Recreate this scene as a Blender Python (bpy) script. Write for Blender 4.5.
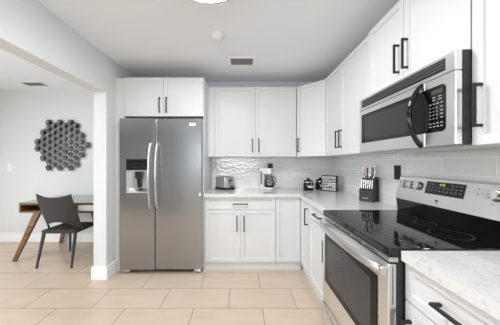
import bpy, bmesh, math, random
from mathutils import Vector, Matrix

for o in list(bpy.data.objects):
    bpy.data.objects.remove(o)
SC = bpy.context.scene
COL = SC.collection
random.seed(7)
PI = math.pi

# ------------------------------------------------------------------ camera
EYE = 1.28
cam = bpy.data.cameras.new('camera')
cam.sensor_width = 36.0
cam.lens = 217.0 / 500.0 * 36.0
cam.shift_x = 0.013
cam.shift_y = 0.001
cam.clip_start = 0.02
cam.clip_end = 60
cam_o = bpy.data.objects.new('camera', cam)
COL.objects.link(cam_o)
cam_o.location = (0, 0, EYE)
cam_o.rotation_euler = (PI / 2, 0, 0)
SC.camera = cam_o

# ------------------------------------------------------------------ world, lights, exposure
w = bpy.data.worlds.new('world')
SC.world = w
w.use_nodes = True
bg = w.node_tree.nodes['Background']
bg.inputs[0].default_value = (0.93, 0.97, 1.0, 1)
bg.inputs[1].default_value = 0.4


def area(name, loc, rot, sx, sy, power, color=(1, 1, 1), spread=PI):
    l = bpy.data.lights.new(name, 'AREA')
    l.shape = 'RECTANGLE'
    l.size = sx
    l.size_y = sy
    l.energy = power
    l.color = color
    l.spread = spread
    o = bpy.data.objects.new(name, l)
    COL.objects.link(o)
    o.location = loc
    o.rotation_euler = rot
    return o


# daylight entering through the windows of the wall behind the viewer and of the dining side
area('daylight_kitchen_window', (-0.30, -2.52, 1.58), (math.radians(66), 0, 0), 1.70, 0.80, 31, (0.93, 0.97, 1.0))
area('daylight_dining_window', (-4.52, 1.00, 1.45), (math.radians(62), 0, -PI / 2), 1.70, 1.30, 52, (0.94, 0.975, 1.0))
# added fill lights without fixtures, beyond the frame, to even out the rooms
area('fill_light_rear', (-0.23, -1.50, 2.40), (0, 0, 0), 0.45, 0.45, 15, (0.94, 0.975, 1.0))
area('fill_light_dining', (-3.30, 0.60, 2.40), (0, 0, 0), 0.45, 0.45, 17, (0.94, 0.975, 1.0))

SC.view_settings.view_transform = 'Standard'
SC.view_settings.look = 'None'
SC.view_settings.gamma = 1.0
SC.view_settings.use_curve_mapping = False
SC.view_settings.exposure = 0.43
SC.cycles.use_denoising = True
SC.cycles.max_bounces = 10
SC.cycles.diffuse_bounces = 6
SC.cycles.glossy_bounces = 5
SC.cycles.sample_clamp_indirect = 6.0


# ------------------------------------------------------------------ materials
def srgb(r, g, b):
    def f(c):
        c /= 255.0
        return c / 12.92 if c <= 0.04045 else ((c + 0.055) / 1.055) ** 2.4
    return (f(r), f(g), f(b), 1)


def mat(name, col, rough=0.5, metal=0.0, **kw):
    m = bpy.data.materials.new(name)
    m.use_nodes = True
    b = m.node_tree.nodes['Principled BSDF']
    b.inputs['Base Color'].default_value = col
    b.inputs['Roughness'].default_value = rough
    b.inputs['Metallic'].default_value = metal
    for k, v in kw.items():
        b.inputs[k.replace('_', ' ')].default_value = v
    return m


def nt(m):
    return m.node_tree.nodes, m.node_tree.links, m.node_tree.nodes['Principled BSDF']


def coords(m, scale=(1, 1, 1), loc=(0, 0, 0), rot=(0, 0, 0), out='Object'):
    n, l, b = nt(m)
    tc = n.new('ShaderNodeTexCoord')
    mp = n.new('ShaderNodeMapping')
    mp.inputs['Scale'].default_value = scale
    mp.inputs['Location'].default_value = loc
    mp.inputs['Rotation'].default_value = rot
    l.new(tc.outputs[out], mp.inputs['Vector'])
    return mp.outputs['Vector']


def noise(m, vec, scale, detail=3, rough=0.5):
    n, l, b = nt(m)
    t = n.new('ShaderNodeTexNoise')
    t.inputs['Scale'].default_value = scale
    t.inputs['Detail'].default_value = detail
    t.inputs['Roughness'].default_value = rough
    l.new(vec, t.inputs['Vector'])
    return t.outputs['Fac']


def ramp(m, fac, stops):
    n, l, b = nt(m)
    r = n.new('ShaderNodeValToRGB')
    e = r.color_ramp.elements
    e[0].position, e[0].color = stops[0]
    e[1].position, e[1].color = stops[-1]
    for p, c in stops[1:-1]:
        x = e.new(p)
        x.color = c
    l.new(fac, r.inputs['Fac'])
    return r.outputs['Color']


def bump(m, height, strength, dist=0.01):
    n, l, b = nt(m)
    bp = n.new('ShaderNodeBump')
    bp.inputs['Strength'].default_value = strength
    bp.inputs['Distance'].default_value = dist
    l.new(height, bp.inputs['Height'])
    l.new(bp.outputs['Normal'], b.inputs['Normal'])


M = {}
M['paint'] = mat('wall_paint', srgb(218, 220, 221), 0.75)
bump(M['paint'], noise(M['paint'], coords(M['paint']), 90, 2), 0.06, 0.004)
M['ceiling'] = mat('ceiling_paint', srgb(238, 243, 248), 0.85)
bump(M['ceiling'], noise(M['ceiling'], coords(M['ceiling']), 45, 3), 0.12, 0.004)
M['trim'] = mat('trim_white', srgb(242, 242, 242), 0.4)
M['cab'] = mat('cabinet_white', srgb(213, 214, 214), 0.42)
bump(M['cab'], noise(M['cab'], coords(M['cab']), 120, 2), 0.02, 0.002)
M['black'] = mat('matte_black', srgb(17, 17, 18), 0.42)
M['plastic_black'] = mat('black_plastic', srgb(22, 22, 23), 0.35)
M['gloss_black'] = mat('gloss_black', srgb(10, 10, 11), 0.06)
M['white_plastic'] = mat('white_plastic', srgb(238, 238, 236), 0.3)
M['chrome'] = mat('chrome', srgb(225, 225, 225), 0.12, 1.0)
M['dark_and_shade'] = mat('dark_gap', srgb(52, 52, 54), 0.6)  # dark parts, and shade put into gaps as colour
M['rubber'] = mat('dark_rubber', srgb(40, 40, 42), 0.7)
M['ink'] = mat('white_ink', srgb(225, 225, 222), 0.5)
M['key_ink'] = mat('key_ink', srgb(165, 166, 168), 0.5)
M['grey_ink'] = mat('grey_ink', srgb(120, 122, 124), 0.5)
M['dark_ink'] = mat('dark_ink', srgb(50, 50, 52), 0.5)
M['red'] = mat('red_plastic', srgb(120, 26, 28), 0.35)


def steel(name, col, rough, axis):
    m = mat(name, col, rough, 1.0)
    sc = [160, 160, 160]
    sc[axis] = 1.5
    v = coords(m, tuple(sc))
    f = noise(m, v, 1.0, 4)
    n, l, b = nt(m)
    mr = n.new('ShaderNodeMapRange')
    mr.inputs['To Min'].default_value = rough - 0.012
    mr.inputs['To Max'].default_value = rough + 0.02
    l.new(f, mr.inputs['Value'])
    l.new(mr.outputs['Result'], b.inputs['Roughness'])
    return m


M['steel'] = steel('brushed_steel_across', srgb(234, 234, 234), 0.28, 0)
M['steel_fridge'] = steel('brushed_steel_refrigerator', srgb(164, 166, 169), 0.19, 0)
M['steel_v'] = steel('brushed_steel_upright', srgb(186, 186, 187), 0.30, 2)
M['steel_side'] = mat('steel_plain', srgb(212, 212, 212), 0.3, 1.0)
M['case_dark'] = mat('dark_case', srgb(38, 39, 41), 0.4)


def quartz():
    m = mat('white_quartz', srgb(232, 231, 229), 0.06)
    v = coords(m)
    n, l, b = nt(m)
    vo = n.new('ShaderNodeTexVoronoi')
    vo.inputs['Scale'].default_value = 120
    l.new(v, vo.inputs['Vector'])
    c1 = ramp(m, vo.outputs['Distance'], [(0.0, srgb(112, 111, 110)), (0.09, srgb(176, 175, 174)), (0.17, srgb(212, 212, 211)), (1.0, srgb(217, 217, 216))])
    f2 = noise(m, v, 40, 4, 0.7)
    c2 = ramp(m, f2, [(0.30, srgb(222, 221, 220)), (0.46, srgb(255, 255, 255)), (1.0, srgb(255, 255, 255))])
    mx = n.new('ShaderNodeMixRGB')
    mx.blend_type = 'MULTIPLY'
    mx.inputs['Fac'].default_value = 0.8
    l.new(c1, mx.inputs[1])
    l.new(c2, mx.inputs[2])
    l.new(mx.outputs[0], b.inputs['Base Color'])
    return m


M['quartz'] = quartz()


def brick(m, vec, c1, c2, mortar, bw, rh, ms, offset=0.5):
    n, l, b = nt(m)
    t = n.new('ShaderNodeTexBrick')
    t.inputs['Color1'].default_value = c1
    t.inputs['Color2'].default_value = c2
    t.inputs['Mortar'].default_value = mortar
    t.inputs['Scale'].default_value = 1.0
    t.inputs['Mortar Size'].default_value = ms
    t.inputs['Mortar Smooth'].default_value = 0.15
    t.inputs['Bias'].default_value = 0.0
    t.inputs['Brick Width'].default_value = bw
    t.inputs['Row Height'].default_value = rh
    t.offset = offset
    t.offset_frequency = 2
    t.squash = 1.0
    l.new(vec, t.inputs['Vector'])
    return t


def subway(name, swap):
    m = mat(name, srgb(190, 190, 188), 0.1)
    n, l, b = nt(m)
    tc = n.new('ShaderNodeTexCoord')
    sp = n.new('ShaderNodeSeparateXYZ')
    cb = n.new('ShaderNodeCombineXYZ')
    l.new(tc.outputs['Object'], sp.inputs[0])
    l.new(sp.outputs['Y' if swap else 'X'], cb.inputs['X'])
    l.new(sp.outputs['Z'], cb.inputs['Y'])
    mp = n.new('ShaderNodeMapping')
    # rows cut at the counter: joints at z = 0.903 + k*0.1016
    mp.inputs['Location'].default_value = (0.02 if not swap else 0.11, -0.903 + 0.1016 * 4, 0)
    l.new(cb.outputs[0], mp.inputs['Vector'])
    t = brick(m, mp.outputs[0], srgb(228, 228, 227), srgb(221, 221, 220), srgb(245, 245, 244), 0.3048, 0.1016, 0.0022)
    l.new(t.outputs['Color'], b.inputs['Base Color'])
    mr = n.new('ShaderNodeMapRange')
    mr.inputs['To Min'].default_value = 0.05
    mr.inputs['To Max'].default_value = 0.7
    l.new(t.outputs['Fac'], mr.inputs['Value'])
    l.new(mr.outputs['Result'], b.inputs['Roughness'])
    # hand-glazed waviness + recessed joints
    f = noise(m, mp.outputs[0], 24, 1, 0.5)
    mt = n.new('ShaderNodeMath')
    mt.operation = 'MULTIPLY_ADD'
    mt.inputs[1].default_value = -0.25
    l.new(t.outputs['Fac'], mt.inputs[0])
    l.new(f, mt.inputs[2])
    bump(m, mt.outputs[0], 0.62, 0.006)
    b.inputs['IOR'].default_value = 1.75
    return m


M['tile_back'] = subway('grey_subway_tile', False)
M['tile_right'] = subway('grey_subway_tile_side', True)


def floor_mat():
    m = mat('beige_floor_tile', srgb(205, 186, 168), 0.3)
    n, l, b = nt(m)
    v = coords(m, loc=(-0.167, -1.912 + 6 * 0.305, 0))
    t = brick(m, v, srgb(208, 190, 172), srgb(203, 184, 166), srgb(140, 125, 111), 0.604, 0.305, 0.0032)
    v2 = coords(m, (1.0, 6.0, 1.0), rot=(0, 0, 0.55))
    f = noise(m, v2, 2.4, 5, 0.6)
    c = ramp(m, f, [(0.25, srgb(238, 232, 226)), (0.5, srgb(250, 248, 246)), (0.75, srgb(255, 255, 255))])
    mx = n.new('ShaderNodeMixRGB')
    mx.blend_type = 'MULTIPLY'
    mx.inputs['Fac'].default_value = 1.0
    l.new(t.outputs['Color'], mx.inputs[1])
    l.new(c, mx.inputs[2])
    l.new(mx.outputs[0], b.inputs['Base Color'])
    mr = n.new('ShaderNodeMapRange')
    mr.inputs['To Min'].default_value = 0.28
    mr.inputs['To Max'].default_value = 0.8
    l.new(t.outputs['Fac'], mr.inputs['Value'])
    l.new(mr.outputs['Result'], b.inputs['Roughness'])
    mt = n.new('ShaderNodeMath')
    mt.operation = 'MULTIPLY'
    mt.inputs[1].default_value = -1
    l.new(t.outputs['Fac'], mt.inputs[0])
    bump(m, mt.outputs[0], 0.4, 0.003)
    return m


M['floor'] = floor_mat()


def wood():
    m = mat('walnut', srgb(122, 80, 44), 0.4)
    v = coords(m, (3.0, 30.0, 30.0))
    f = noise(m, v, 1.0, 5, 0.6)
    c = ramp(m, f, [(0.3, srgb(66, 44, 23)), (0.5, srgb(108, 76, 42)), (0.72, srgb(142, 104, 60))])
    n, l, b = nt(m)
    l.new(c, b.inputs['Base Color'])
    return m


M['wood'] = wood()
M['desk_glass'] = mat('grey_glass_top', srgb(146, 150, 138), 0.08)


def rattan():
    m = mat('woven_charcoal', srgb(52, 52, 54), 0.5)
    n, l, b = nt(m)
    v = coords(m, rot=(0, 0, PI / 4))
    t = n.new('ShaderNodeTexChecker')
    t.inputs['Scale'].default_value = 70
    t.inputs['Color1'].default_value = srgb(54, 54, 56)
    t.inputs['Color2'].default_value = srgb(30, 30, 32)
    l.new(v, t.inputs['Vector'])
    l.new(t.outputs['Color'], b.inputs['Base Color'])
    bump(m, t.outputs['Fac'], 0.5, 0.003)
    return m


M['rattan'] = rattan()
M['chair_shell'] = mat('charcoal_shell', srgb(48, 48, 50), 0.5)
bump(M['chair_shell'], noise(M['chair_shell'], coords(M['chair_shell']), 160, 2), 0.25, 0.003)

M['oven_glass'] = mat('oven_glass', srgb(14, 14, 15), 0.16, Specular_IOR_Level=0.2)
M['oven_inner'] = mat('oven_inner_glass', srgb(58, 58, 60), 0.14, Specular_IOR_Level=0.3)
bump(M['oven_inner'], noise(M['oven_inner'], coords(M['oven_inner'], (1, 26, 1)), 1.0, 2), 0.10, 0.01)
M['cooktop'] = mat('ceramic_glass', srgb(14, 14, 15), 0.05)
M['ring'] = mat('burner_ring', srgb(120, 120, 122), 0.3)
M['micro_glass'] = mat('microwave_glass', srgb(40, 41, 43), 0.2)
def thin_glass():
    m = bpy.data.materials.new('clear_glass')
    m.use_nodes = True
    n, l = m.node_tree.nodes, m.node_tree.links
    n.remove(n['Principled BSDF'])
    tr = n.new('ShaderNodeBsdfTransparent')
    tr.inputs['Color'].default_value = (0.90, 0.91, 0.91, 1)
    gl = n.new('ShaderNodeBsdfGlossy')
    gl.inputs['Roughness'].default_value = 0.02
    fr = n.new('ShaderNodeFresnel')
    fr.inputs['IOR'].default_value = 1.45
    mx = n.new('ShaderNodeMixShader')
    l.new(fr.outputs[0], mx.inputs[0])
    l.new(tr.outputs[0], mx.inputs[1])
    l.new(gl.outputs[0], mx.inputs[2])
    l.new(mx.outputs[0], n['Material Output'].inputs['Surface'])
    return m


M['glass'] = thin_glass()


def emit(name, col, s):
    m = mat(name, col, 0.4)
    b = m.node_tree.nodes['Principled BSDF']
    b.inputs['Emission Color'].default_value = col
    b.inputs['Emission Strength'].default_value = s
    return m


M['lamp'] = emit('lamp_diffuser', (0.94, 0.97, 1.0, 1), 44.0)
M['hood_lamp'] = emit('hood_lamp', (0.6, 0.58, 0.55, 1), 0.05)
M['digits'] = emit('lit_digits', srgb(190, 200, 60), 0.35)
M['lcd'] = mat('dim_lcd', srgb(70, 68, 54), 0.2)


# ------------------------------------------------------------------ mesh helpers
class MB:
    def __init__(s):
        s.bm = bmesh.new()

    def box(s, x0, x1, y0, y1, z0, z1, bev=0.0, seg=2):
        r = bmesh.ops.create_cube(s.bm, size=1.0)
        vs = r['verts']
        for v in vs:
            v.co = Vector(((x0 + x1) / 2 + v.co.x * (x1 - x0), (y0 + y1) / 2 + v.co.y * (y1 - y0), (z0 + z1) / 2 + v.co.z * (z1 - z0)))
        if bev > 0:
            es = list({e for v in vs for e in v.link_edges})
            bmesh.ops.bevel(s.bm, geom=es, offset=bev, segments=seg, profile=0.5, affect='EDGES')
        return s

    def cyl(s, p0, p1, r0, r1=None, seg=24):
        p0, p1 = Vector(p0), Vector(p1)
        r1 = r0 if r1 is None else r1
        d = p1 - p0
        q = d.to_track_quat('Z', 'Y').to_matrix().to_4x4()
        q.translation = (p0 + p1) / 2
        bmesh.ops.create_cone(s.bm, cap_ends=True, segments=seg, radius1=r0, radius2=r1, depth=d.length, matrix=q)
        return s

    def lathe(s, prof, c=(0, 0, 0), seg=40):
        """prof: list of (radius, z) from bottom to top; ends closed"""
        rings = []
        for r, z in prof:
            if r < 1e-6:
                rings.append([s.bm.verts.new((c[0], c[1], c[2] + z))])
            else:
                rings.append([s.bm.verts.new((c[0] + r * math.cos(2 * PI * k / seg), c[1] + r * math.sin(2 * PI * k / seg), c[2] + z)) for k in range(seg)])
        for a, b in zip(rings, rings[1:]):
            for k in range(seg):
                k2 = (k + 1) % seg
                if len(a) == 1 and len(b) > 1:
                    s.bm.faces.new((a[0], b[k2], b[k]))
                elif len(b) == 1 and len(a) > 1:
                    s.bm.faces.new((a[k], a[k2], b[0]))
                elif len(a) > 1:
                    s.bm.faces.new((a[k], a[k2], b[k2], b[k]))
        if len(rings[0]) > 1:
            s.bm.faces.new(list(reversed(rings[0])))
        if len(rings[-1]) > 1:
            s.bm.faces.new(rings[-1])
        return s

    def sweep(s, pts, hw, hh, up=(0, 0, 1), rnd=0):
        """rectangular (rnd=0) or elliptical (rnd=n) section swept along pts; hw across, hh along up"""
        pts = [Vector(p) for p in pts]
        up = Vector(up)
        rings = []
        for i, p in enumerate(pts):
            t = (pts[min(i + 1, len(pts) - 1)] - pts[max(i - 1, 0)]).normalized()
            a = t.cross(up).normalized()
            b = a.cross(t).normalized()
            w_ = hw(i / (len(pts) - 1)) if callable(hw) else hw
            h_ = hh(i / (len(pts) - 1)) if callable(hh) else hh
            if rnd:
                rings.append([s.bm.verts.new(p + a * w_ * math.cos(2 * PI * k / rnd) + b * h_ * math.sin(2 * PI * k / rnd)) for k in range(rnd)])
            else:
                rings.append([s.bm.verts.new(p + a * w_ * x + b * h_ * y) for x, y in ((-1, -1), (1, -1), (1, 1), (-1, 1))])
        n = len(rings[0])
        for a, b in zip(rings, rings[1:]):
            for k in range(n):
                s.bm.faces.new((a[k], a[(k + 1) % n], b[(k + 1) % n], b[k]))
        s.bm.faces.new(list(reversed(rings[0])))
        s.bm.faces.new(rings[-1])
        return s

    def prism(s, poly, lo, hi, axis='z'):
        """polygon extruded between lo and hi. axis z: poly=(x,y); axis x: poly=(y,z); axis y: poly=(x,z)"""
        def P(u, v, h):
            return {'z': (u, v, h), 'x': (h, u, v), 'y': (u, h, v)}[axis]
        A = [s.bm.verts.new(P(u, v, lo)) for u, v in poly]
        B = [s.bm.verts.new(P(u, v, hi)) for u, v in poly]
        n = len(poly)
        for k in range(n):
            s.bm.faces.new((A[k], A[(k + 1) % n], B[(k + 1) % n], B[k]))
        s.bm.faces.new(list(reversed(A)))
        s.bm.faces.new(B)
        return s

    def shaker(s, x0, x1, z0, z1, t=0.02, stile=0.058, y=0.0, dep=0.009):
        """panel whose back is at y and whose front is at y - t, with a recessed field"""
        r = bmesh.ops.create_cube(s.bm, size=1.0)
        for v in r['verts']:
            v.co = Vector(((x0 + x1) / 2 + v.co.x * (x1 - x0), y - t / 2 + v.co.y * t, (z0 + z1) / 2 + v.co.z * (z1 - z0)))
        f = [f for f in {f for v in r['verts'] for f in v.link_faces} if f.calc_center_median().y < y - t * 0.9]
        s.bm.normal_update()
        bmesh.ops.inset_region(s.bm, faces=f, thickness=stile, depth=0)
        bmesh.ops.inset_region(s.bm, faces=f, thickness=0.004, depth=-dep)
        return s

    def build(s, name, m, parent=None, smooth=False, loc=None, rotz=None):
        bmesh.ops.recalc_face_normals(s.bm, faces=s.bm.faces[:])
        me = bpy.data.meshes.new(name)
        s.bm.to_mesh(me)
        s.bm.free()
        if smooth:
            me.polygons.foreach_set('use_smooth', [True] * len(me.polygons))
            try:
                me.set_sharp_from_angle(angle=math.radians(64))
            except Exception:
                pass
        me.materials.append(M[m] if isinstance(m, str) else m)
        o = bpy.data.objects.new(name, me)
        COL.objects.link(o)
        if parent is not None:
            o.parent = parent
        if loc is not None:
            o.location = loc
        if rotz is not None:
            o.rotation_euler = (0, 0, rotz)
        return o


def tag(o, label, cat, group=None):
    o['label'] = label
    o['category'] = cat
    if group:
        o['group'] = group
    return o


def thing(name, label, cat, loc=(0, 0, 0), rotz=0.0, group=None):
    o = bpy.data.objects.new(name, None)
    o.empty_display_size = 0.1
    COL.objects.link(o)
    o.location = loc
    o.rotation_euler = (0, 0, rotz)
    return tag(o, label, cat, group)


def struct(o):
    o['kind'] = 'structure'
    return o


def lettering(text, size, m, parent, loc, rot, name='lettering', depth=0.0006, fit=None, bold=0.0):
    cu = bpy.data.curves.new(name, 'FONT')
    cu.body = text
    cu.size = size
    cu.align_x = 'CENTER'
    cu.align_y = 'CENTER'
    cu.extrude = depth
    cu.offset = size * bold
    tmp = bpy.data.objects.new('tmp_text', cu)
    COL.objects.link(tmp)
    bpy.context.view_layer.update()
    me = bpy.data.meshes.new_from_object(tmp.evaluated_get(bpy.context.evaluated_depsgraph_get()))
    bpy.data.objects.remove(tmp)
    me.materials.clear()
    me.materials.append(M[m])
    if fit:
        xs = [v.co.x for v in me.vertices]
        ys = [v.co.y for v in me.vertices]
        cx, cy = (max(xs) + min(xs)) / 2, (max(ys) + min(ys)) / 2
        fx, fy = fit[0] / (max(xs) - min(xs)), fit[1] / (max(ys) - min(ys))
        for v in me.vertices:
            v.co.x = (v.co.x - cx) * fx
            v.co.y = (v.co.y - cy) * fy
    o = bpy.data.objects.new(name, me)
    COL.objects.link(o)
    o.parent = parent
    o.location = loc
    o.rotation_euler = rot
    return o


def handle(parent, x, z, length=0.178, vert=True, y=0.0, name='handle'):
    """square black bar pull standing off the face at y"""
    b = MB()
    a = length / 2
    t = 0.0055
    if vert:
        b.box(x - t, x + t, y - 0.036, y - 0.025, z - a, z + a, 0.001, 1)
        for s_ in (-1, 1):
            zc = z + s_ * (a - 0.007)
            b.box(x - t, x + t, y - 0.0255, y, zc - t, zc + t)
    else:
        b.box(x - a, x + a, y - 0.036, y - 0.025, z - t, z + t, 0.001, 1)
        for s_ in (-1, 1):
            xc = x + s_ * (a - 0.007)
            b.box(xc - t, xc + t, y - 0.0255, y, z - t, z + t)
    return b.build(name, 'black', parent)


def door(parent, x0, x1, z0, z1, hx=None, hz=None, vert=True, name='door', t=0.02, stile=0.058):
    g = 0.0018
    d = MB().shaker(x0 + g, x1 - g, z0 + g, z1 - g, t, stile).build(name, 'cab', parent)
    if hx is not None:
        handle(d, hx, hz, 0.178, vert, y=-t)
    return d


# ------------------------------------------------------------------ key planes
BACK = 3.19          # kitchen back wall
RIGHT = 1.303        # right wall
LEFT = -1.515        # kitchen face of the left wall / header
LEFT2 = -1.655       # dining face of it
DIN = 3.54           # dining back wall
DLEFT = -4.60
REAR = -2.60
CEIL = 2.47
CT = 0.915           # counter top height
TILE = 0.008

# ------------------------------------------------------------------ structure
struct(MB().box(DLEFT - 0.1, RIGHT + 0.1, REAR - 0.1, DIN + 0.1, -0.1, 0.0).build('floor', 'floor'))
struct(MB().box(DLEFT - 0.1, RIGHT + 0.1, REAR - 0.1, DIN + 0.1, CEIL, CEIL + 0.1).build('ceiling', 'ceiling'))
struct(MB().box(LEFT2 + 0.14, RIGHT + 0.1, BACK, BACK + 0.1, 0, CEIL).build('wall_back', 'paint'))
struct(MB().box(RIGHT, RIGHT + 0.1, REAR - 0.1, BACK, 0, CEIL).build('wall_right', 'paint'))
# left wall: stub beside the refrigerator and the header over the opening, one continuous wall
b = MB()
b.prism([(2.395, 0), (BACK + 0.1, 0), (BACK + 0.1, CEIL), (-0.9, CEIL), (-0.9, 2.06), (2.395, 2.06)], LEFT2, LEFT, 'x')
struct(b.build('wall_left', 'paint'))
struct(MB().box(LEFT2, LEFT, REAR, -0.9, 0, CEIL).build('wall_left_rear', 'paint'))
struct(MB().box(DLEFT - 0.1, LEFT2, DIN, DIN + 0.1, 0, CEIL).build('wall_dining_back', 'paint'))
struct(MB().box(LEFT2, LEFT, BACK + 0.1, DIN + 0.1, 0, CEIL).build('wall_dining_side', 'paint'))


def pierced(name, lo, hi, holes, plane, thick, axis):
    """wall along x (axis 'y', plane = y) or along y (axis 'x'), with rectangular window openings (u0,u1,z0,z1)"""
    b = MB()
    us = sorted({lo, hi, *[h[0] for h in holes], *[h[1] for h in holes]})
    for u0, u1 in zip(us, us[1:]):
        zs = [(0, CEIL)]
        for h in holes:
            if h[0] <= u0 and u1 <= h[1]:
                zs = [(0, h[2]), (h[3], CEIL)]
        for z0, z1 in zs:
            if z1 - z0 < 1e-4:
                continue
            if axis == 'y':
                b.box(u0, u1, plane, plane + thick, z0, z1)
            else:
                b.box(plane, plane + thick, u0, u1, z0, z1)
    return struct(b.build(name, 'paint'))


pierced('wall_rear', DLEFT - 0.1, RIGHT, [(-1.25, 0.65, 1.05, 2.15), ], REAR - 0.1, 0.1, 'y')
pierced('wall_dining_left', REAR, DIN, [(0.15, 1.85, 0.75, 2.15)], DLEFT - 0.1, 0.1, 'x')


def window_frame(name, u0, u1, z0, z1, plane, axis, nm):
    b = MB()
    t = 0.045
    def bx(a0, a1, c0, c1):
        if axis == 'y':
            b.box(a0, a1, plane - 0.03, plane + 0.03, c0, c1)
        else:
            b.box(plane - 0.03, plane + 0.03, a0, a1, c0, c1)
    bx(u0, u1, z0, z0 + t); bx(u0, u1, z1 - t, z1)
    bx(u0, u0 + t, z0 + t, z1 - t); bx(u1 - t, u1, z0 + t, z1 - t)
    for k in range(1, nm):
        u = u0 + (u1 - u0) * k / nm
        bx(u - 0.02, u + 0.02, z0 + t, z1 - t)
    return struct(b.build(name, 'trim'))


window_frame('window_1', -1.25, 0.65, 1.05, 2.15, REAR - 0.02, 'y', 2)
window_frame('window_2', 0.15, 1.85, 0.75, 2.15, DLEFT - 0.02, 'x', 2)

# backsplash
struct(MB().box(-0.464, RIGHT, BACK - TILE, BACK, CT + 0.0005, 1.375).build('wall_tile_back', 'tile_back'))
struct(MB().box(RIGHT - TILE, RIGHT, -0.6, BACK - TILE, CT + 0.0005, 1.40).build('wall_tile_right', 'tile_right'))


def board(name, poly):
    """baseboard following a plan outline (closed polygon), with a thinner top lip"""
    b = MB()
    b.prism(poly, 0, 0.135, 'z')
    return struct(b.build(name, 'trim'))


bt = 0.016
board('baseboard_dining_back', [(DLEFT, DIN), (DLEFT, DIN - bt), (LEFT2, DIN - bt), (LEFT2, DIN)])
board('baseboard_left', [(LEFT2 - bt, BACK + 0.2), (LEFT2 - bt, 2.395 - bt), (LEFT + bt, 2.395 - bt), (LEFT + bt, 2.562), (LEFT, 2.562), (LEFT, 2.395), (LEFT2, 2.395), (LEFT2, BACK + 0.2)])
board('baseboard_dining_left', [(DLEFT, REAR), (DLEFT + bt, REAR), (DLEFT + bt, DIN - bt), (DLEFT, DIN - bt)])

# ------------------------------------------------------------------ ceiling fixtures
t = thing('ceiling_light', 'round flush white ceiling light with a grey metal rim', 'ceiling light', (-0.233, 1.315, CEIL))
MB().lathe([(0.20, -0.03), (0.246, -0.052), (0.246, -0.035), (0.235, -0.001), (0.0, -0.001)]).build('rim', 'steel_side', t, True)
MB().lathe([(0.0, -0.068), (0.12, -0.064), (0.20, -0.056), (0.228, -0.049), (0.20, -0.031)]).build('diffuser', 'lamp', t, True)

t = thing('smoke_detector', 'round white smoke detector on the kitchen ceiling', 'smoke detector', (-0.247, 2.02, CEIL))
MB().lathe([(0.0, -0.042), (0.035, -0.042), (0.052, -0.034), (0.060, -0.018), (0.066, -0.012), (0.066, -0.0005), (0, -0.0005)]).build('body', 'white_plastic', t, True)
MB().lathe([(0.0, -0.046), (0.012, -0.045), (0.014, -0.0415), (0, -0.0415)], c=(0, -0.018, 0)).build('test_button', 'white_plastic', t, True)


def ceiling_vent(loc, sx, sy, label):
    t = thing('ceiling_vent', label, 'air vent', loc, 0, 'ceiling air vents')
    b = MB()
    fw = 0.03
    hx, hy = sx / 2, sy / 2
    b.box(-hx, hx, -hy, -hy + fw, -0.012, -0.0005, 0.003, 1)
    b.box(-hx, hx, hy - fw, hy, -0.012, -0.0005, 0.003, 1)
    b.box(-hx, -hx + fw, -hy + fw, hy - fw, -0.012, -0.0005)
    b.box(hx - fw, hx, -hy + fw, hy - fw, -0.012, -0.0005)
    b.build('frame', 'trim', t)
    MB().box(-hx + fw, hx - fw, -hy + fw, hy - fw, -0.002, -0.0005).build('backing', 'dark_and_shade', t)
    for k in range(6):
        y = -hy + fw + (k + 0.5) * (sy - 2 * fw) / 6
        s = MB()
        s.prism([(y - 0.007, -0.005), (y - 0.006, -0.004), (y + 0.007, -0.011), (y + 0.006, -0.012)], -hx + fw, hx - fw, 'x')
        s.build('slat', 'grey_ink', t)
    return t


ceiling_vent((-0.02, 2.53, CEIL), 0.315, 0.22, 'white louvred air vent in the kitchen ceiling before the back cabinets')
ceiling_vent((-3.13, 3.25, CEIL), 0.36, 0.20, 'grey louvred air vent in the dining ceiling above the wall art')

# ------------------------------------------------------------------ refrigerator
FX0, FX1, FS = -1.436, -0.478, -1.020
t = thing('refrigerator', 'stainless steel side-by-side refrigerator with an ice dispenser', 'refrigerator', (0, 2.50, 0))
MB().box(FX0 + 0.03, FX1 - 0.012, 0.075, 0.66, 0.055, 1.780, 0.004, 1).build('cabinet_body', 'case_dark', t)
MB().box(FX0 + 0.03, FX1 - 0.03, 0.05, 0.09, 0.015, 0.054).build('toe_grille', 'rubber', t)
for x in (FX0 + 0.075, FX1 - 0.055):
    MB().cyl((x - 0.02, 0.045, 0.018), (x + 0.02, 0.045, 0.018), 0.017).box(x - 0.042, x + 0.042, 0.012, 0.07, 0.014, 0.049, 0.008, 2).build('foot', 'steel_side', t, True)
# left door with a dispenser opening: built from a frame of boxes welded in one mesh
dx0, dx1, dz0, dz1 = -1.352, -1.106, 0.938, 1.325
b = MB()
b.prism([(FX0, 0.072), (FX0, 0.012), (FX0 + 0.012, 0), (dx0, 0), (dx0, 0.072)], 0.050, 1.796, 'z')
b.prism([(dx1, 0.072), (dx1, 0), (FS - 0.016, 0), (FS - 0.004, 0.012), (FS - 0.004, 0.072)], 0.050, 1.796, 'z')
b.box(dx0, dx1, 0, 0.072, 0.050, dz0)
b.box(dx0, dx1, 0, 0.072, dz1, 1.796)
bmesh.ops.remove_doubles(b.bm, verts=b.bm.verts[:], dist=0.0002)
ld = b.build('freezer_door', 'steel_fridge', t)
d = MB()
d.box(dx0, dx1, 0.065, 0.071, dz0, dz1)
d.box(dx0, dx0 + 0.006, -0.002, 0.065, dz0, dz1 - 0.13).box(dx1 - 0.006, dx1, -0.002, 0.065, dz0, dz1 - 0.13)
d.prism([(-0.008, dz0), (0.065, dz0), (0.065, dz0 + 0.045), (-0.002, dz0 + 0.012)], dx0 + 0.006, dx1 - 0.006, 'x')
dp = d.build('dispenser_bay', 'steel_side', ld)
MB().box(dx0, dx1, -0.003, 0.064, dz1 - 0.125, dz1, 0.003, 1).build('dispenser_panel', 'gloss_black', ld)
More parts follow.
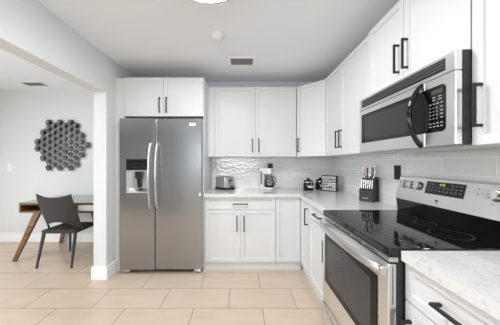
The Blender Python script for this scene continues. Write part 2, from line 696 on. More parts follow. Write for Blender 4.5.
MB().box(dx0, dx1, -0.006, 0.05, dz1 - 0.142, dz1 - 0.126, 0.003, 1).build('dispenser_trim', 'steel_side', ld)
MB().box(-1.258, -1.190, 0.008, 0.055, dz1 - 0.225, dz1 - 0.143, 0.006).prism([(0.03, 1.10), (0.05, 1.10), (0.062, 0.99), (0.05, 0.99)], -1.246, -1.202, 'x').build('dispenser_spout', 'plastic_black', ld)
for i in range(5):
    for j in range(2):
        MB().box(-1.330 + i * 0.042, -1.310 + i * 0.042, -0.0042, -0.0028, dz1 - 0.06 - j * 0.035, dz1 - 0.052 - j * 0.035).build('dispenser_button', 'dark_and_shade', ld)
rd = MB().box(FS + 0.004, FX1, 0, 0.072, 0.050, 1.796, 0.012, 3).build('fresh_food_door', 'steel_fridge', t)
for p, x, s in ((ld, FS - 0.045, -1), (rd, FS + 0.033, 1)):
    pts = []
    for k in range(17):
        u = k / 16
        pts.append((x, -0.014 - 0.055 * math.sin(PI * u) ** 0.55, 0.765 + 0.74 * u))
    b = MB().sweep(pts, 0.011, 0.017, (0, 1, 0), 14)
    for z in (0.775, 1.495):
        b.box(x - 0.009, x + 0.009, -0.03, 0.001, z - 0.016, z + 0.016, 0.004, 1)
    b.build('handle', 'steel_side', p, True)
bd = MB().box(-0.625, -0.553, -0.004, 0.0005, 1.705, 1.742, 0.002, 1).build('badge', 'white_plastic', rd)
MB().box(-0.621, -0.557, -0.0046, -0.0038, 1.7075, 1.7105).build('badge_line', 'dark_ink', bd)
MB().box(-0.512, -0.494, -0.004, 0.0005, 0.90, 0.935, 0.001, 1).build('sticker', 'white_plastic', rd)

# cabinet over the refrigerator and its tall panels
t = thing('cabinet', 'white two-door cabinet over the refrigerator', 'cabinet', (0, 2.575, 0))
MB().box(-1.407, -0.4765, 0.0, BACK - 2.575 - 0.001, 1.829, 2.288).build('body', 'cab', t)
MB().box(-1.407, -0.4765, 0.02, 0.10, 1.806, 1.8285).build('gap_shade_strip', 'dark_and_shade', t)  # dark strip standing in for the shade between cabinet and refrigerator
door(t, -1.407, -0.942, 1.830, 2.288, -0.983, 1.955 + 0.005)
door(t, -0.942, -0.4765, 1.830, 2.288, -0.901, 1.955 + 0.005)
tag(MB().box(LEFT + 0.001, -1.410, 2.575, 2.66, 0, 2.285).build('tall_panel', 'cab'), 'white upright filler panel between the wall and the refrigerator', 'panel')
tag(MB().box(-0.4755, -0.4650, 2.565, BACK - 0.001, 0, 2.288).build('tall_panel', 'cab'), 'tall white panel on the counter side of the refrigerator', 'panel')

# ------------------------------------------------------------------ upper cabinets
UB, UT = 1.363, 2.283
UF = 2.865 + 0.02    # carcass front, doors stand 0.02 proud of it
t = thing('cabinet', 'white two-door wall cabinet above the toaster and coffee maker', 'cabinet', (0, UF, 0), 0, 'wall cabinets')
MB().box(-0.4645, 0.700, 0, BACK - UF - 0.001, UB, UT).build('body', 'cab', t)
MB().box(-0.4645, -0.384, -0.018, 0, UB, UT).build('filler', 'cab', t)
door(t, -0.382, 0.157, UB, UT, 0.115, 1.513)
door(t, 0.157, 0.698, UB, UT, 0.200, 1.513)

# diagonal corner cabinet
a = Vector((0.703, 2.868)); c = Vector((0.983, 2.588))
d = (c - a)
ln = d.length
ang = math.atan2(d.y, d.x)
nrm = Vector((-d.y, d.x)).normalized()
t = thing('cabinet', 'white diagonal corner wall cabinet with one door', 'cabinet', (a.x, a.y, 0), ang, 'wall cabinets')
inv = Matrix.Rotation(-ang, 2)
def L(p):
    q = inv @ (Vector(p) - a)
    return (q.x, q.y)
off = nrm * 0.02
poly = [a + off + d.normalized() * 0.004, c + off - d.normalized() * 0.004, Vector((RIGHT - 0.012, 2.592)), Vector((RIGHT - 0.012, BACK - 0.012)), Vector((0.704, BACK - 0.012))]
MB().prism([L(p) for p in poly], UB, UT, 'z').build('body', 'cab', t)
dr = MB().shaker(0.004, ln - 0.004, UB + 0.002, UT - 0.002, 0.02, 0.058, 0.019).build('door', 'cab', t)
handle(dr, 0.036, 1.513, y=-0.001)

# right-hand run (local x runs towards the viewer, local -y faces the room)
RZ = -PI / 2
def rt(name, label, cat, face, far, group=None):
    return thing(name, label, cat, (face, far, 0), RZ, group)

f = 0.978 + 0.02
t = rt('cabinet', 'white two-door wall cabinet between the corner and the microwave', 'cabinet', f, 2.583, 'wall cabinets')
W = 2.583 - 1.672
MB().box(0, W, 0, RIGHT - f - 0.0095, UB, UT).build('body', 'cab', t)
door(t, 0.002, 0.385, UB, UT, 0.345, 1.523)
door(t, 0.385, W, UB, UT, 0.425, 1.523)

f = 0.960 + 0.02
t = rt('cabinet', 'white two-door wall cabinet over the microwave', 'cabinet', f, 1.670, 'wall cabinets')
W = 1.670 - 0.916
MB().box(0, W, 0, RIGHT - f - 0.001, 1.760, UT).build('body', 'cab', t)
door(t, 0.0, 0.368, 1.760, UT, 0.330, 1.922)
door(t, 0.368, W, 1.760, UT, 0.400, 1.922)

f = 0.955 + 0.02
t = rt('cabinet', 'tall white wall cabinet on the near side of the microwave', 'cabinet', f, 0.908, 'wall cabinets')
MB().box(0, 0.62, 0, RIGHT - f - 0.0095, UB - 0.01, UT + 0.10).build('body', 'cab', t)
door(t, 0.0, 0.31, UB - 0.01, UT + 0.10, 0.038, 1.513)
door(t, 0.31, 0.62, UB - 0.01, UT + 0.10, 0.582, 1.513)

# ------------------------------------------------------------------ base cabinets
BF = 2.585 + 0.02     # carcass front of the back run (door fronts at 2.585)
t = thing('cabinet', 'white base cabinet with a drawer and two doors under the toaster', 'cabinet', (0, BF, 0), 0, 'base cabinets')
MB().box(-0.464, 0.383, 0, BACK - BF - 0.001, 0.09, 0.874).build('body', 'cab', t)
MB().box(-0.464, 0.383, 0.012, 0.03, 0, 0.09).build('toe_board', 'cab', t)
dr = door(t, -0.455, 0.383, 0.722, 0.872, -0.038, 0.795, False, 'drawer', stile=0.045)
door(t, -0.455, -0.036, 0.098, 0.720, -0.078, 0.563)
door(t, -0.036, 0.383, 0.098, 0.720, 0.006, 0.563)
t = thing('cabinet', 'white corner base panel without a handle', 'cabinet', (0, BF, 0), 0, 'base cabinets')
MB().box(0.385, 0.675, 0, BACK - BF - 0.001, 0.09, 0.874).box(0.676, RIGHT - 0.001, 0.02, BACK - BF - 0.001, 0.02, 0.874).build('body', 'cab', t)
MB().box(0.385, 0.69, 0.012, 0.019, 0, 0.09).build('toe_board', 'cab', t)
door(t, 0.386, 0.679, 0.098, 0.872)

f = 0.681 + 0.02
t = rt('cabinet', 'narrow white corner base door with an upright handle', 'cabinet', f, 2.584, 'base cabinets')
MB().box(0.0, 0.338, 0, RIGHT - f - 0.001, 0.09, 0.874).build('body', 'cab', t)
MB().box(-0.012, 0.338, 0.012, 0.03, 0, 0.09).build('toe_board', 'cab', t)
door(t, 0.002, 0.338, 0.098, 0.872, 0.277, 0.708)
t = rt('cabinet', 'white base cabinet with one drawer and one door beside the range', 'cabinet', f, 2.245, 'base cabinets')
W = 2.245 - 1.671
MB().box(0.0, W, 0, RIGHT - f - 0.001, 0.09, 0.874).build('body', 'cab', t)
MB().box(0.0, W, 0.012, 0.03, 0, 0.09).build('toe_board', 'cab', t)
door(t, 0.0, W - 0.06, 0.722, 0.872, 0.275, 0.795, False, 'drawer', stile=0.045)
door(t, 0.0, W - 0.06, 0.098, 0.720, 0.460, 0.55)
MB().box(W - 0.059, W, -0.018, 0, 0.098, 0.872).build('filler', 'cab', t)

f = 0.672 + 0.02
t = rt('cabinet', 'white base cabinet with a drawer and doors on the near side of the range', 'cabinet', f, 0.902, 'base cabinets')
MB().box(0.0, 0.80, 0, RIGHT - f - 0.001, 0.09, 0.874).build('body', 'cab', t)
MB().box(0.0, 0.80, 0.012, 0.03, 0, 0.09).build('toe_board', 'cab', t)
door(t, 0.0, 0.50, 0.717, 0.872, 0.245, 0.797, False, 'drawer', stile=0.045)
door(t, 0.0, 0.50, 0.098, 0.715, 0.030, 0.56)
door(t, 0.50, 0.80, 0.098, 0.872, 0.545, 0.70)

# ------------------------------------------------------------------ countertops
b = MB()
b.prism([(-0.4645, 2.552), (0.658, 2.552), (0.658, 1.668), (RIGHT - 0.0005, 1.668), (RIGHT - 0.0005, BACK - 0.0005), (-0.4645, BACK - 0.0005)], 0.876, CT, 'z')
tag(b.build('countertop', 'quartz'), 'L-shaped white speckled countertop along the back wall and corner', 'countertop', 'countertops')
tag(MB().prism([(0.655, 0.902), (0.655, 0.08), (RIGHT - 0.0005, 0.08), (RIGHT - 0.0005, 0.902)], 0.876, CT, 'z').build('countertop', 'quartz'),
    'white speckled countertop piece on the near side of the range', 'countertop', 'countertops')

# ------------------------------------------------------------------ range
RD0, RD1 = 0.906, 1.664    # near / far ends along the wall
RW = RD1 - RD0
t = rt('range', 'stainless electric range with a black glass cooktop', 'range', -0.014, RD1)
# local: x = along width (0 far .. RW near), y = world X, z = world Z
MB().box(0.004, RW - 0.004, 0.655, 1.285, 0.06, 0.885).build('body', 'case_dark', t)
for x in (0.05, RW - 0.05):
    for y in (0.70, 1.22):
        MB().cyl((x, y, 0), (x, y, 0.061), 0.018).build('foot', 'rubber', t)
# cooktop slab
ck = MB().box(0, RW, 0.624, 1.283, 0.886, 0.921, 0.005, 2).build('cooktop', 'cooktop', t)
def ring(cx, cy, r, th=0.0016):
    b = MB()
    n = 56
    vi = [b.bm.verts.new((cx + (r - th) * math.cos(2 * PI * k / n), cy + (r - th) * math.sin(2 * PI * k / n), 0.9213)) for k in range(n)]
    vo = [b.bm.verts.new((cx + r * math.cos(2 * PI * k / n), cy + r * math.sin(2 * PI * k / n), 0.9213)) for k in range(n)]
    for k in range(n):
        b.bm.faces.new((vi[k], vo[k], vo[(k + 1) % n], vi[(k + 1) % n]))
    return b.build('burner_ring', 'ring', ck)
for cx, cy, r in ((0.19, 0.78, 0.085), (0.56, 0.80, 0.115), (0.20, 1.05, 0.105), (0.57, 1.055, 0.085), (0.375, 1.09, 0.055)):
    ring(cx, cy, r)
# front trim strip, vent gap and door
MB().box(0.0, RW, 0.622, 0.66, 0.866, 0.885).build('front_trim', 'steel_side', t)
b = MB()
for k in range(5):
    x0 = 0.08 + k * 0.125
    b.box(x0, x0 + 0.10, 0.6205, 0.624, 0.8715, 0.8765)
b.build('vent_slots', 'rubber', t)
DZ0, DZ1 = 0.245, 0.858
od = MB()
od.box(0.001, RW - 0.001, 0.620, 0.652, DZ0, DZ1, 0.004, 2)
od = od.build('oven_door', 'steel', t)
og = MB().prism([(0.058, 0.77), (0.058, 0.41), (0.682, 0.41), (0.682, 0.77), (0.37, 0.785)], 0.6165, 0.622, 'y').build('window', 'oven_glass', od)
MB().prism([(0.105, 0.735), (0.105, 0.455), (0.635, 0.455), (0.635, 0.735), (0.37, 0.75)], 0.6155, 0.6175, 'y').build('inner_glass', 'oven_inner', og)
# bowed handle
pts = []
for k in range(21):
    u = k / 20
    pts.append((0.020 + (RW - 0.04) * u, 0.606 - 0.047 * math.sin(PI * u) ** 0.6, 0.822 + 0.012 * math.sin(PI * u)))
b = MB().sweep(pts, 0.013, 0.021, (0, 0, 1), 16)
for x in (0.024, RW - 0.024):
    b.box(x - 0.018, x + 0.018, 0.592, 0.621, 0.804, 0.842, 0.005, 2)
b.build('handle', 'steel_side', od, True)
# near edge: steel strip with cooling holes
sp = MB().box(RW - 0.0005, RW + 0.0008, 0.6225, 0.650, DZ0 + 0.005, DZ1 - 0.004).build('side_strip', 'steel_side', od)
b = MB()
for k in range(17):
    z = 0.845 - k * 0.0095
    b.box(RW + 0.0006, RW + 0.0013, 0.6335, 0.6395, z - 0.003, z + 0.003)
b.build('cooling_holes', 'rubber', sp)
# storage drawer with curved pull lip
wd = MB()
wd.prism([(0.624, 0.238), (0.652, 0.238), (0.652, 0.065), (0.624, 0.065)], 0.001, RW - 0.001, 'x')
wd = wd.build('storage_drawer', 'steel', t)
pts = [(0.012 + (RW - 0.024) * k / 20, 0.618 - 0.022 * math.sin(PI * k / 20) ** 0.6, 0.222) for k in range(21)]
MB().sweep(pts, 0.008, 0.012, (0, 0, 1), 12).build('drawer_pull', 'steel_side', wd, True)
# backguard
b = MB()
b.prism([(1.175, 1.016), (1.292, 1.016), (1.292, 1.172), (1.284, 1.182), (1.232, 1.183), (1.217, 1.176)], 0.0, RW, 'x')
bgd = b.build('backguard', 'steel', t)
MB().prism([(1.192, 0.921), (1.292, 0.921), (1.292, 1.0155), (1.182, 1.0155)], 0.004, RW - 0.004, 'x').build('rear_vent', 'gloss_black', t)
# tilted face frame: point on the face at height z
def face_y(z):
    return 1.175 + (z - 1.016) * (0.042 / 0.160)
tilt = math.atan2(0.042, 0.160)
b = MB()
zb, zt = 1.086, 1.163
b.prism([(face_y(zb) - 0.0025, zb), (face_y(zb) + 0.002, zb), (face_y(zt) + 0.002, zt), (face_y(zt) - 0.0025, zt)], RD1 - 1.412, RD1 - 1.165, 'x')
cp = b.build('control_display', 'gloss_black', bgd)
lettering('4:02', 0.022, 'digits', cp, (RD1 - 1.30, face_y(1.147) - 0.0032, 1.147), (PI / 2 - tilt, 0, 0), 'clock_digits')
b = MB()
for i in range(9):
    for j in range(3):
        if j == 0 and 2 <= i <= 5:
            continue
        x = RD1 - 1.395 + i * 0.0255
        z = 1.147 - j * 0.019
        b.box(x, x + 0.012, face_y(z) - 0.0033, face_y(z) - 0.0022, z - 0.0028, z + 0.0028)
b.build('key_marks', 'grey_ink', cp)
# maker's mark: small dark square with light bars
x = RD1 - 1.315
mk = MB()
for (x0, x1, z0, z1) in ((-0.009, 0.009, 1.052, 1.0555), (-0.009, -0.0055, 1.036, 1.052), (-0.002, 0.009, 1.0435, 1.047), (-0.002, 0.009, 1.036, 1.0385), (0.0015, 0.005, 1.047, 1.052)):
    zc = (z0 + z1) / 2
    mk.box(x + x0, x + x1, face_y(z1) - 0.003, face_y(z1) + 0.002, z0, z1)
mk.build('emblem', 'dark_ink', bgd)
# indicator marks beside the near knob
b = MB()
for (px, pz) in ((1.10, 1.148), (1.10, 1.120), (1.075, 1.125), (0.985, 1.082), (1.03, 1.082), (1.50, 1.085), (1.58, 1.085)):
    b.box(RD1 - px - 0.003, RD1 - px + 0.003, face_y(pz) - 0.001, face_y(pz) + 0.002, pz - 0.002, pz + 0.002)
b.build('dial_marks', 'dark_ink', bgd)
nv = Vector((0, -math.cos(tilt), math.sin(tilt)))
for d_, sz in ((1.598, 1), (1.534, 1), (1.470, 1), (1.015, 1), (0.948, 1)):
    zc = 1.125
    p = Vector((RD1 - d_, face_y(zc), zc))
    b = MB()
    b.cyl(p + nv * -0.001, p + nv * 0.008, 0.0285, 0.0275)
    k = b.build('knob', 'plastic_black', bgd, True)
    b = MB()
    b.cyl(p + nv * 0.008, p + nv * 0.028, 0.0255, 0.0225)
    R = Matrix.Rotation(-tilt, 4, 'X')
    for v_ in bmesh.ops.create_cube(b.bm, size=1.0)['verts']:
        q = Vector((v_.co.x * 0.011, v_.co.y * 0.016, v_.co.z * 0.046))
        v_.co = p + nv * 0.034 + R @ q
    b.build('knob_cap', 'chrome', k, True)

# ------------------------------------------------------------------ microwave
MZ0, MZ1, MF = 1.355, 1.756, 0.897
MW = 1.665 - 0.909
t = rt('microwave', 'stainless over-range microwave with a black curved handle', 'microwave', -0.007, 1.665)
MB().box(0.001, MW - 0.001, MF + 0.03, RIGHT - 0.0005 - TILE, MZ0 + 0.012, MZ1 + 0.001).build('case', 'case_dark', t)
MB().box(0.02, MW - 0.02, MF + 0.05, RIGHT - 0.03, MZ0, MZ0 + 0.011).build('underside', 'steel_side', t)
fz = MZ1 - 0.083
fr = MB().box(0, MW, MF, MF + 0.029, fz, MZ1, 0.004, 2).build('top_fascia', 'steel', t)
vg = MB().box(0.035, 0.708, MF - 0.0012, MF + 0.001, 1.690, 1.743, 0.0005, 1).build('vent_grille', 'plastic_black', fr)
b = MB()
for k in range(3):
    z = 1.7025 + k * 0.0132
    b.prism([(MF - 0.0010, z - 0.0005), (MF - 0.006, z + 0.0007), (MF - 0.006, z + 0.0022), (MF - 0.0010, z + 0.0012)], 0.038, 0.705, 'x')
b.build('louvres', 'grey_ink', vg)
CPX = 0.600           # seam between door and control panel (local x)
dr = MB().box(0, CPX - 0.001, MF, MF + 0.029, MZ0 + 0.004, fz - 0.002, 0.004, 2).build('door', 'steel', t)
wf = MB().prism([(0.032, 1.428), (CPX - 0.001, 1.424), (CPX - 0.001, 1.634), (0.032, 1.637)], MF - 0.0015, MF + 0.001, 'y').build('window', 'gloss_black', dr)
MB().prism([(0.075, 1.450), (0.49, 1.448), (0.505, 1.53), (0.49, 1.612), (0.075, 1.614)], MF - 0.0022, MF - 0.0008, 'y').build('inner_glass', 'micro_glass', wf)
pts = []
for k in range(25):
    u = k / 24
    pts.append((CPX - 0.022, MF + 0.004 - 0.066 * math.sin(PI * u) ** 0.75, 1.362 + 0.305 * u))
MB().sweep(pts, 0.0125, 0.011, (0, 1, 0), 16).build('handle', 'gloss_black', dr, True)
cpn = MB().box(CPX + 0.001, MW, MF, MF + 0.029, MZ0 + 0.004, fz - 0.002, 0.004, 2).build('control_panel', 'steel', t)
kp = MB()
r_ = 0.02
x0, x1, z0, z1 = CPX + 0.001, 0.711, 1.423, 1.634
poly = [(x0, z0), (x1 - r_, z0)] + [(x1 - r_ + r_ * math.sin(k * PI / 10), z0 + r_ - r_ * math.cos(k * PI / 10)) for k in range(1, 6)] + \
       [(x1, z1 - r_)] + [(x1 - r_ + r_ * math.cos(k * PI / 10), z1 - r_ + r_ * math.sin(k * PI / 10)) for k in range(1, 6)] + [(x0, z1)]
kpd = kp.prism(poly, MF - 0.0018, MF + 0.001, 'y').build('keypad', 'gloss_black', cpn)
MB().box(0.640, 0.697, MF - 0.0026, MF - 0.0012, 1.598, 1.618).build('display', 'lcd', kpd)
b = MB()
def key(xa, za, w_, h_):
    w_ *= 0.8
    h_ *= 0.72
    b.box(xa - w_ / 2, xa + w_ / 2, MF - 0.0028, MF - 0.0012, za - h_ / 2, za + h_ / 2)
for za in (1.584, 1.572):
    key(0.653, za, 0.019, 0.005); key(0.684, za, 0.019, 0.005)
for i in range(4):
    key(0.634 + i * 0.0195, 1.554, 0.012, 0.006)
for j in range(4):
    key(0.693, 1.536 - j * 0.0165, 0.014, 0.006)
    for i in range(3):
        key(0.634 + i * 0.017, 1.536 - j * 0.0165, 0.0075, 0.0055)
for i in range(4):
    key(0.634 + i * 0.0195, 1.464, 0.013, 0.006)
    key(0.634 + i * 0.0195, 1.449, 0.013, 0.006)
b.build('key_marks', 'key_ink', kpd)
for x in (RD1 - 1.10, RD1 - 0.985):
    o = MB().box(x - 0.03, x + 0.03, 1.10, 1.15, MZ0 - 0.002, MZ0 + 0.001).build('lamp_lens', 'hood_lamp', t)
    l = bpy.data.lights.new('cooktop_lamp', 'SPOT')
    l.spot_size = math.radians(130)
    l.spot_blend = 0.6
    l.energy = 0.25
    l.color = (1.0, 0.80, 0.58)
    l.shadow_soft_size = 0.02
    lo = bpy.data.objects.new('cooktop_lamp', l)
    COL.objects.link(lo)
    lo.parent = t
    lo.location = (x, 1.125, MZ0 - 0.03)

# ------------------------------------------------------------------ outlets and switch
def outlet(label, loc, rotz, mplate, group='black wall outlets'):
    t = thing('wall_outlet', label, 'outlet', loc, rotz, group)
    MB().box(-0.038, 0.038, -0.006, -0.0003, -0.06, 0.06, 0.002, 1).build('plate', mplate, t)
    for s_ in (-1, 1):
        s = MB().box(-0.017, 0.017, -0.0085, -0.0055, s_ * 0.026 - 0.018, s_ * 0.026 + 0.018, 0.002, 1).build('socket', 'plastic_black', t)
        MB().box(-0.009, -0.006, -0.0092, -0.008, s_ * 0.026 - 0.006, s_ * 0.026 + 0.008).box(0.006, 0.009, -0.0092, -0.008, s_ * 0.026 - 0.006, s_ * 0.026 + 0.008).build('slots', 'rubber', s)
    return t


outlet('black outlet on the tiled wall between knife block and range', (RIGHT - TILE, 1.822, 1.200), RZ, 'black')
outlet('dark outlet on the back tiles behind the coffee maker', (0.392, BACK - TILE, 1.215), 0, 'case_dark')
t = thing('light_switch', 'white double rocker light switch on the dining wall', 'light switch', (-3.81, DIN, 1.205))
MB().box(-0.04, 0.04, -0.006, -0.0003, -0.062, 0.062, 0.002, 1).build('plate', 'white_plastic', t)
for s_ in (-1, 1):
    MB().box(s_ * 0.018 - 0.012, s_ * 0.018 + 0.012, -0.010, -0.0055, -0.03, 0.03, 0.002, 1).build('rocker', 'trim', t)

# ------------------------------------------------------------------ toaster
ta = math.radians(45)
t = thing('toaster', 'stainless two-slice toaster on a black base', 'toaster', (-0.262, 3.045, CT), -ta)
# local: length along y (0.19), width along x (0.165); the lever end faces -y after turning
hw, hl = 0.090, 0.106
prof = [(-hl, 0.022), (-hl, 0.150), (-hl + 0.01, 0.168), (-hl + 0.03, 0.178), (hl - 0.03, 0.178), (hl - 0.01, 0.168), (hl, 0.150), (hl, 0.022)]
# the shell is rounded along its long top edges
b = MB()
b.box(-hl, hl, -hw, hw, 0.022, 0.178, 0.022, 4)
b.build('shell', 'steel_side', t, True)
MB().box(-hl - 0.003, hl + 0.003, -hw - 0.003, hw + 0.003, 0.0, 0.024, 0.004, 1).build('base', 'plastic_black', t)
for y in (-0.03, 0.03):
    MB().box(-hl + 0.025, hl - 0.025, y - 0.013, y + 0.013, 0.1765, 0.1792).build('slot', 'dark_and_shade', t)
pn = MB().box(hl - 0.001, hl + 0.004, -0.05, 0.05, 0.03, 0.145, 0.004, 1).build('end_panel', 'steel_side', t)
MB().box(hl + 0.003, hl + 0.0055, -0.004, 0.004, 0.05, 0.135).build('lever_track', 'rubber', pn)
MB().box(hl + 0.004, hl + 0.03, -0.022, 0.022, 0.118, 0.132, 0.004, 2).build('lever', 'plastic_black', t)
MB().cyl((hl + 0.004, 0.03, 0.045), (hl + 0.016, 0.03, 0.045), 0.011).build('dial', 'plastic_black', t, True)
pts = [(0.03, hw + 0.002, 0.012), (0.05, hw + 0.03, 0.005), (0.10, hw + 0.025, 0.005), (0.135, hw - 0.02, 0.005), (0.13, hw - 0.07, 0.005), (0.12, 0.02, 0.006), (hl + 0.012, 0.03, 0.014)]
MB().sweep(pts, 0.004, 0.004, (0, 0, 1), 8).build('cord', 'plastic_black', t, True)

# ------------------------------------------------------------------ coffee maker
t = thing('coffee_maker', 'white drip coffee maker with a glass carafe', 'coffee maker', (0.325, 3.055, CT), math.radians(64))
# local -y is the front; tower at +y
MB().box(-0.075, 0.075, -0.105, 0.075, 0.0, 0.028, 0.010, 3).build('base', 'white_plastic', t, True)
MB().box(-0.075, 0.075, 0.022, 0.080, 0.026, 0.215, 0.010, 3).build('tower', 'white_plastic', t, True)
MB().box(-0.076, 0.076, -0.085, 0.081, 0.212, 0.290, 0.014, 3).build('brew_head', 'white_plastic', t, True)
MB().box(-0.0775, -0.075, 0.034, 0.062, 0.07, 0.25).build('water_gauge', 'grey_ink', t)
MB().lathe([(0.0, 0.0285), (0.052, 0.0285), (0.052, 0.032), (0, 0.032)], (0, -0.045, 0)).build('warming_plate', 'dark_and_shade', t, True)
c0 = (0, -0.045, 0)
g = MB().lathe([(0.045, 0.033), (0.060, 0.050), (0.064, 0.085), (0.056, 0.130), (0.044, 0.158), (0.046, 0.170), (0.043, 0.170), (0.041, 0.158), (0.053, 0.130), (0.061, 0.085), (0.057, 0.051), (0.043, 0.036)], c0).build('carafe', 'glass', t, True)
MB().lathe([(0.0, 0.171), (0.046, 0.171), (0.048, 0.176), (0.042, 0.188), (0.0, 0.192)], c0).build('carafe_lid', 'grey_ink', g, True)
MB().lathe([(0.0585, 0.038), (0.0615, 0.044), (0.0635, 0.052), (0.061, 0.052), (0.059, 0.045)], c0).build('carafe_band', 'case_dark', g, True)
pts = [(0.0, -0.090, 0.176), (0.0, -0.120, 0.170), (0.0, -0.134, 0.145), (0.0, -0.132, 0.10), (0.0, -0.112, 0.062)]
MB().sweep(pts, 0.009, 0.006, (1, 0, 0), 10).build('carafe_handle', 'grey_ink', g, True)

# ------------------------------------------------------------------ canisters and sign
def canister(label, loc, rz):
    t = thing('canister', label, 'canister', loc, rz, 'black canisters in the corner')
    t.scale = (1.08, 1.08, 1.05)
    MB().lathe([(0.0, 0.0), (0.056, 0.0), (0.062, 0.006), (0.062, 0.084), (0.054, 0.098), (0.050, 0.102), (0.0, 0.102)]).build('jar', 'gloss_black', t, True)
    MB().lathe([(0.0, 0.1021), (0.055, 0.1021), (0.057, 0.106), (0.055, 0.112), (0.0, 0.112)]).build('seal_ring', 'chrome', t, True)
    ld_ = MB().lathe([(0.0, 0.1121), (0.053, 0.1121), (0.056, 0.118), (0.050, 0.130), (0.018, 0.134), (0.013, 0.140), (0.020, 0.150), (0.012, 0.156), (0.0, 0.157)]).build('lid', 'gloss_black', t, True)
    b = MB()
    n = 10
    for k in range(n):
        a0 = -PI / 2 - 0.62 + 1.24 * k / n
        a1 = a0 + 1.24 / n
        r = 0.0626
        b.bm.faces.new([b.bm.verts.new((r * math.cos(a_), r * math.sin(a_), z)) for a_, z in ((a0, 0.040), (a1, 0.040), (a1, 0.062), (a0, 0.062))])
    b.build('paper_label', 'ink', t, True)
    MB().sweep([(0.0, -0.0635, 0.070), (0.0, -0.067, 0.088), (0.0, -0.062, 0.107), (0, -0.058, 0.122)], 0.003, 0.002, (1, 0, 0), 8).build('clamp', 'chrome', t, True)
    return t


canister('black lidded canister with a white label standing clear of the sign', (0.868, 2.905, CT), 0.25)
canister('black canister half hidden behind the lettered sign', (1.062, 3.010, CT), 0.35)

sa = math.atan2(-0.16, 0.129)
t = thing('sign', 'black box sign with white lettering about coffee', 'sign', (1.036, 2.880, CT), sa)
SW = 0.205
MB().box(0, SW, 0, 0.042, 0, 0.205, 0.0015, 1).build('box', 'black', t)
for txt, z, fw, fh in (('EDUCATION', 0.176, 0.182, 0.036), ('IS IMPORTANT BUT', 0.136, 0.188, 0.026), ('COFFEE', 0.083, 0.190, 0.062), ('IS IMPORTANTER', 0.027, 0.188, 0.030)):
    lettering(txt, 0.04, 'ink', t, (SW / 2, -0.0006, z), (PI / 2, 0, 0), fit=(fw, fh), bold=0.025)

# ------------------------------------------------------------------ knife block and knives
ka = math.radians(-55)
KB = (1.150, 2.045, CT)
t = thing('knife_block', 'black knife block with white lettering on its front', 'knife block', KB, ka)
MB().prism([(0, 0), (0, 0.112), (0.040, 0.128), (0.052, 0.214), (0.118, 0.232), (0.128, 0.226), (0.132, 0)], -0.06, 0.06, 'x').build('body', 'black', t)
lettering('FARBERWARE', 0.012, 'ink', t, (-0.004, -0.0006, 0.034), (PI / 2, 0, 0), fit=(0.052, 0.007))
kr = Matrix.Rotation(ka, 4, 'Z')
kr.translation = Vector(KB)


def knife(label, cat, lx, ly, lz, length, lean, hw_, hh_, m='chrome', bow=0.0, group=None, name='steak_knife', sway=0.0):
    """a knife standing in a slot: only its handle shows above the block, its blade runs down into it"""
    p = kr @ Vector((lx, ly, lz))
    t = thing(name, label, cat, p, ka, group)
    pts = []
    for k in range(9):
        u = k / 8
        pts.append((sway * u + bow * math.sin(PI * u), lean * u * length, u * length))
    MB().sweep(pts, lambda u: hw_ * (0.8 + 0.35 * u), lambda u: hh_ * (0.75 + 0.5 * u), (0, 1, 0), 10).build('handle', m, t, True)
    MB().cyl((0, 0, -0.0), (0, 0.0005, 0.006), hw_ * 1.15, hw_ * 0.9, 12).build('bolster', 'steel_side', t, True)
    return t


ORD = ['first', 'second', 'third', 'fourth', 'fifth', 'sixth']
for i in range(6):
    knife('silver-handled steak knife, %s from the left in the low front row of the block' % ORD[i], 'knife', -0.047 + i * 0.0188, 0.020, 0.1205, 0.083, 0.16, 0.0042, 0.0055, group='steak knives in the block')
knife('silver curved-handled knife at the left end of the back row of the block', 'knife', -0.041, 0.068, 0.219, 0.118, 0.18, 0.006, 0.009, bow=-0.006, name='kitchen_knife', sway=-0.012, group='large knives in the block')
knife('silver kitchen knife beside the red handle in the block', 'knife', -0.002, 0.072, 0.220, 0.108, 0.18, 0.006, 0.009, bow=0.004, name='kitchen_knife', sway=0.004, group='large knives in the block')
knife('silver curved-handled knife at the right end of the back row of the block', 'knife', 0.036, 0.074, 0.221, 0.115, 0.16, 0.006, 0.009, bow=0.012, name='kitchen_knife', sway=0.002, group='large knives in the block')
knife('red-handled knife in the back row of the block', 'knife', -0.022, 0.070, 0.2195, 0.098, 0.18, 0.0062, 0.009, m='red', name='kitchen_knife', sway=0.0)
# shears with two looped handles
p = kr @ Vector((0.017, 0.098, 0.2275))
t = thing('kitchen_shears', 'kitchen shears with dark looped handles at the back of the block', 'scissors', p, ka)
for s_ in (-1, 1):
    b = MB()
    pts = [(s_ * (0.004 + 0.011 * (1 - math.cos(2 * PI * k / 20)) / 1.0 * 0.5 + 0.004 * (k / 20)), 0.02 * math.sin(PI * k / 20), 0.0 + 0.045 * (1 - math.cos(2 * PI * k / 20)) * 0.5 + (0.03 if 4 < k < 16 else 0.0)) for k in range(21)]
    n = 24
    ctr = Vector((s_ * 0.013, 0.012, 0.072))
    loop = [ctr + Vector((0.009 * math.cos(2 * PI * k / n), 0.004 * math.sin(2 * PI * k / n), 0.026 * math.sin(2 * PI * k / n))) for k in range(n + 1)]
    b.sweep(loop, 0.003, 0.003, (0, 1, 0), 8)
    b.sweep([(s_ * 0.003, 0.0, 0.0), (s_ * 0.006, 0.006, 0.03), (s_ * 0.011, 0.011, 0.050)], 0.004, 0.004, (0, 1, 0), 8)
    b.build('grip', 'plastic_black', t, True)

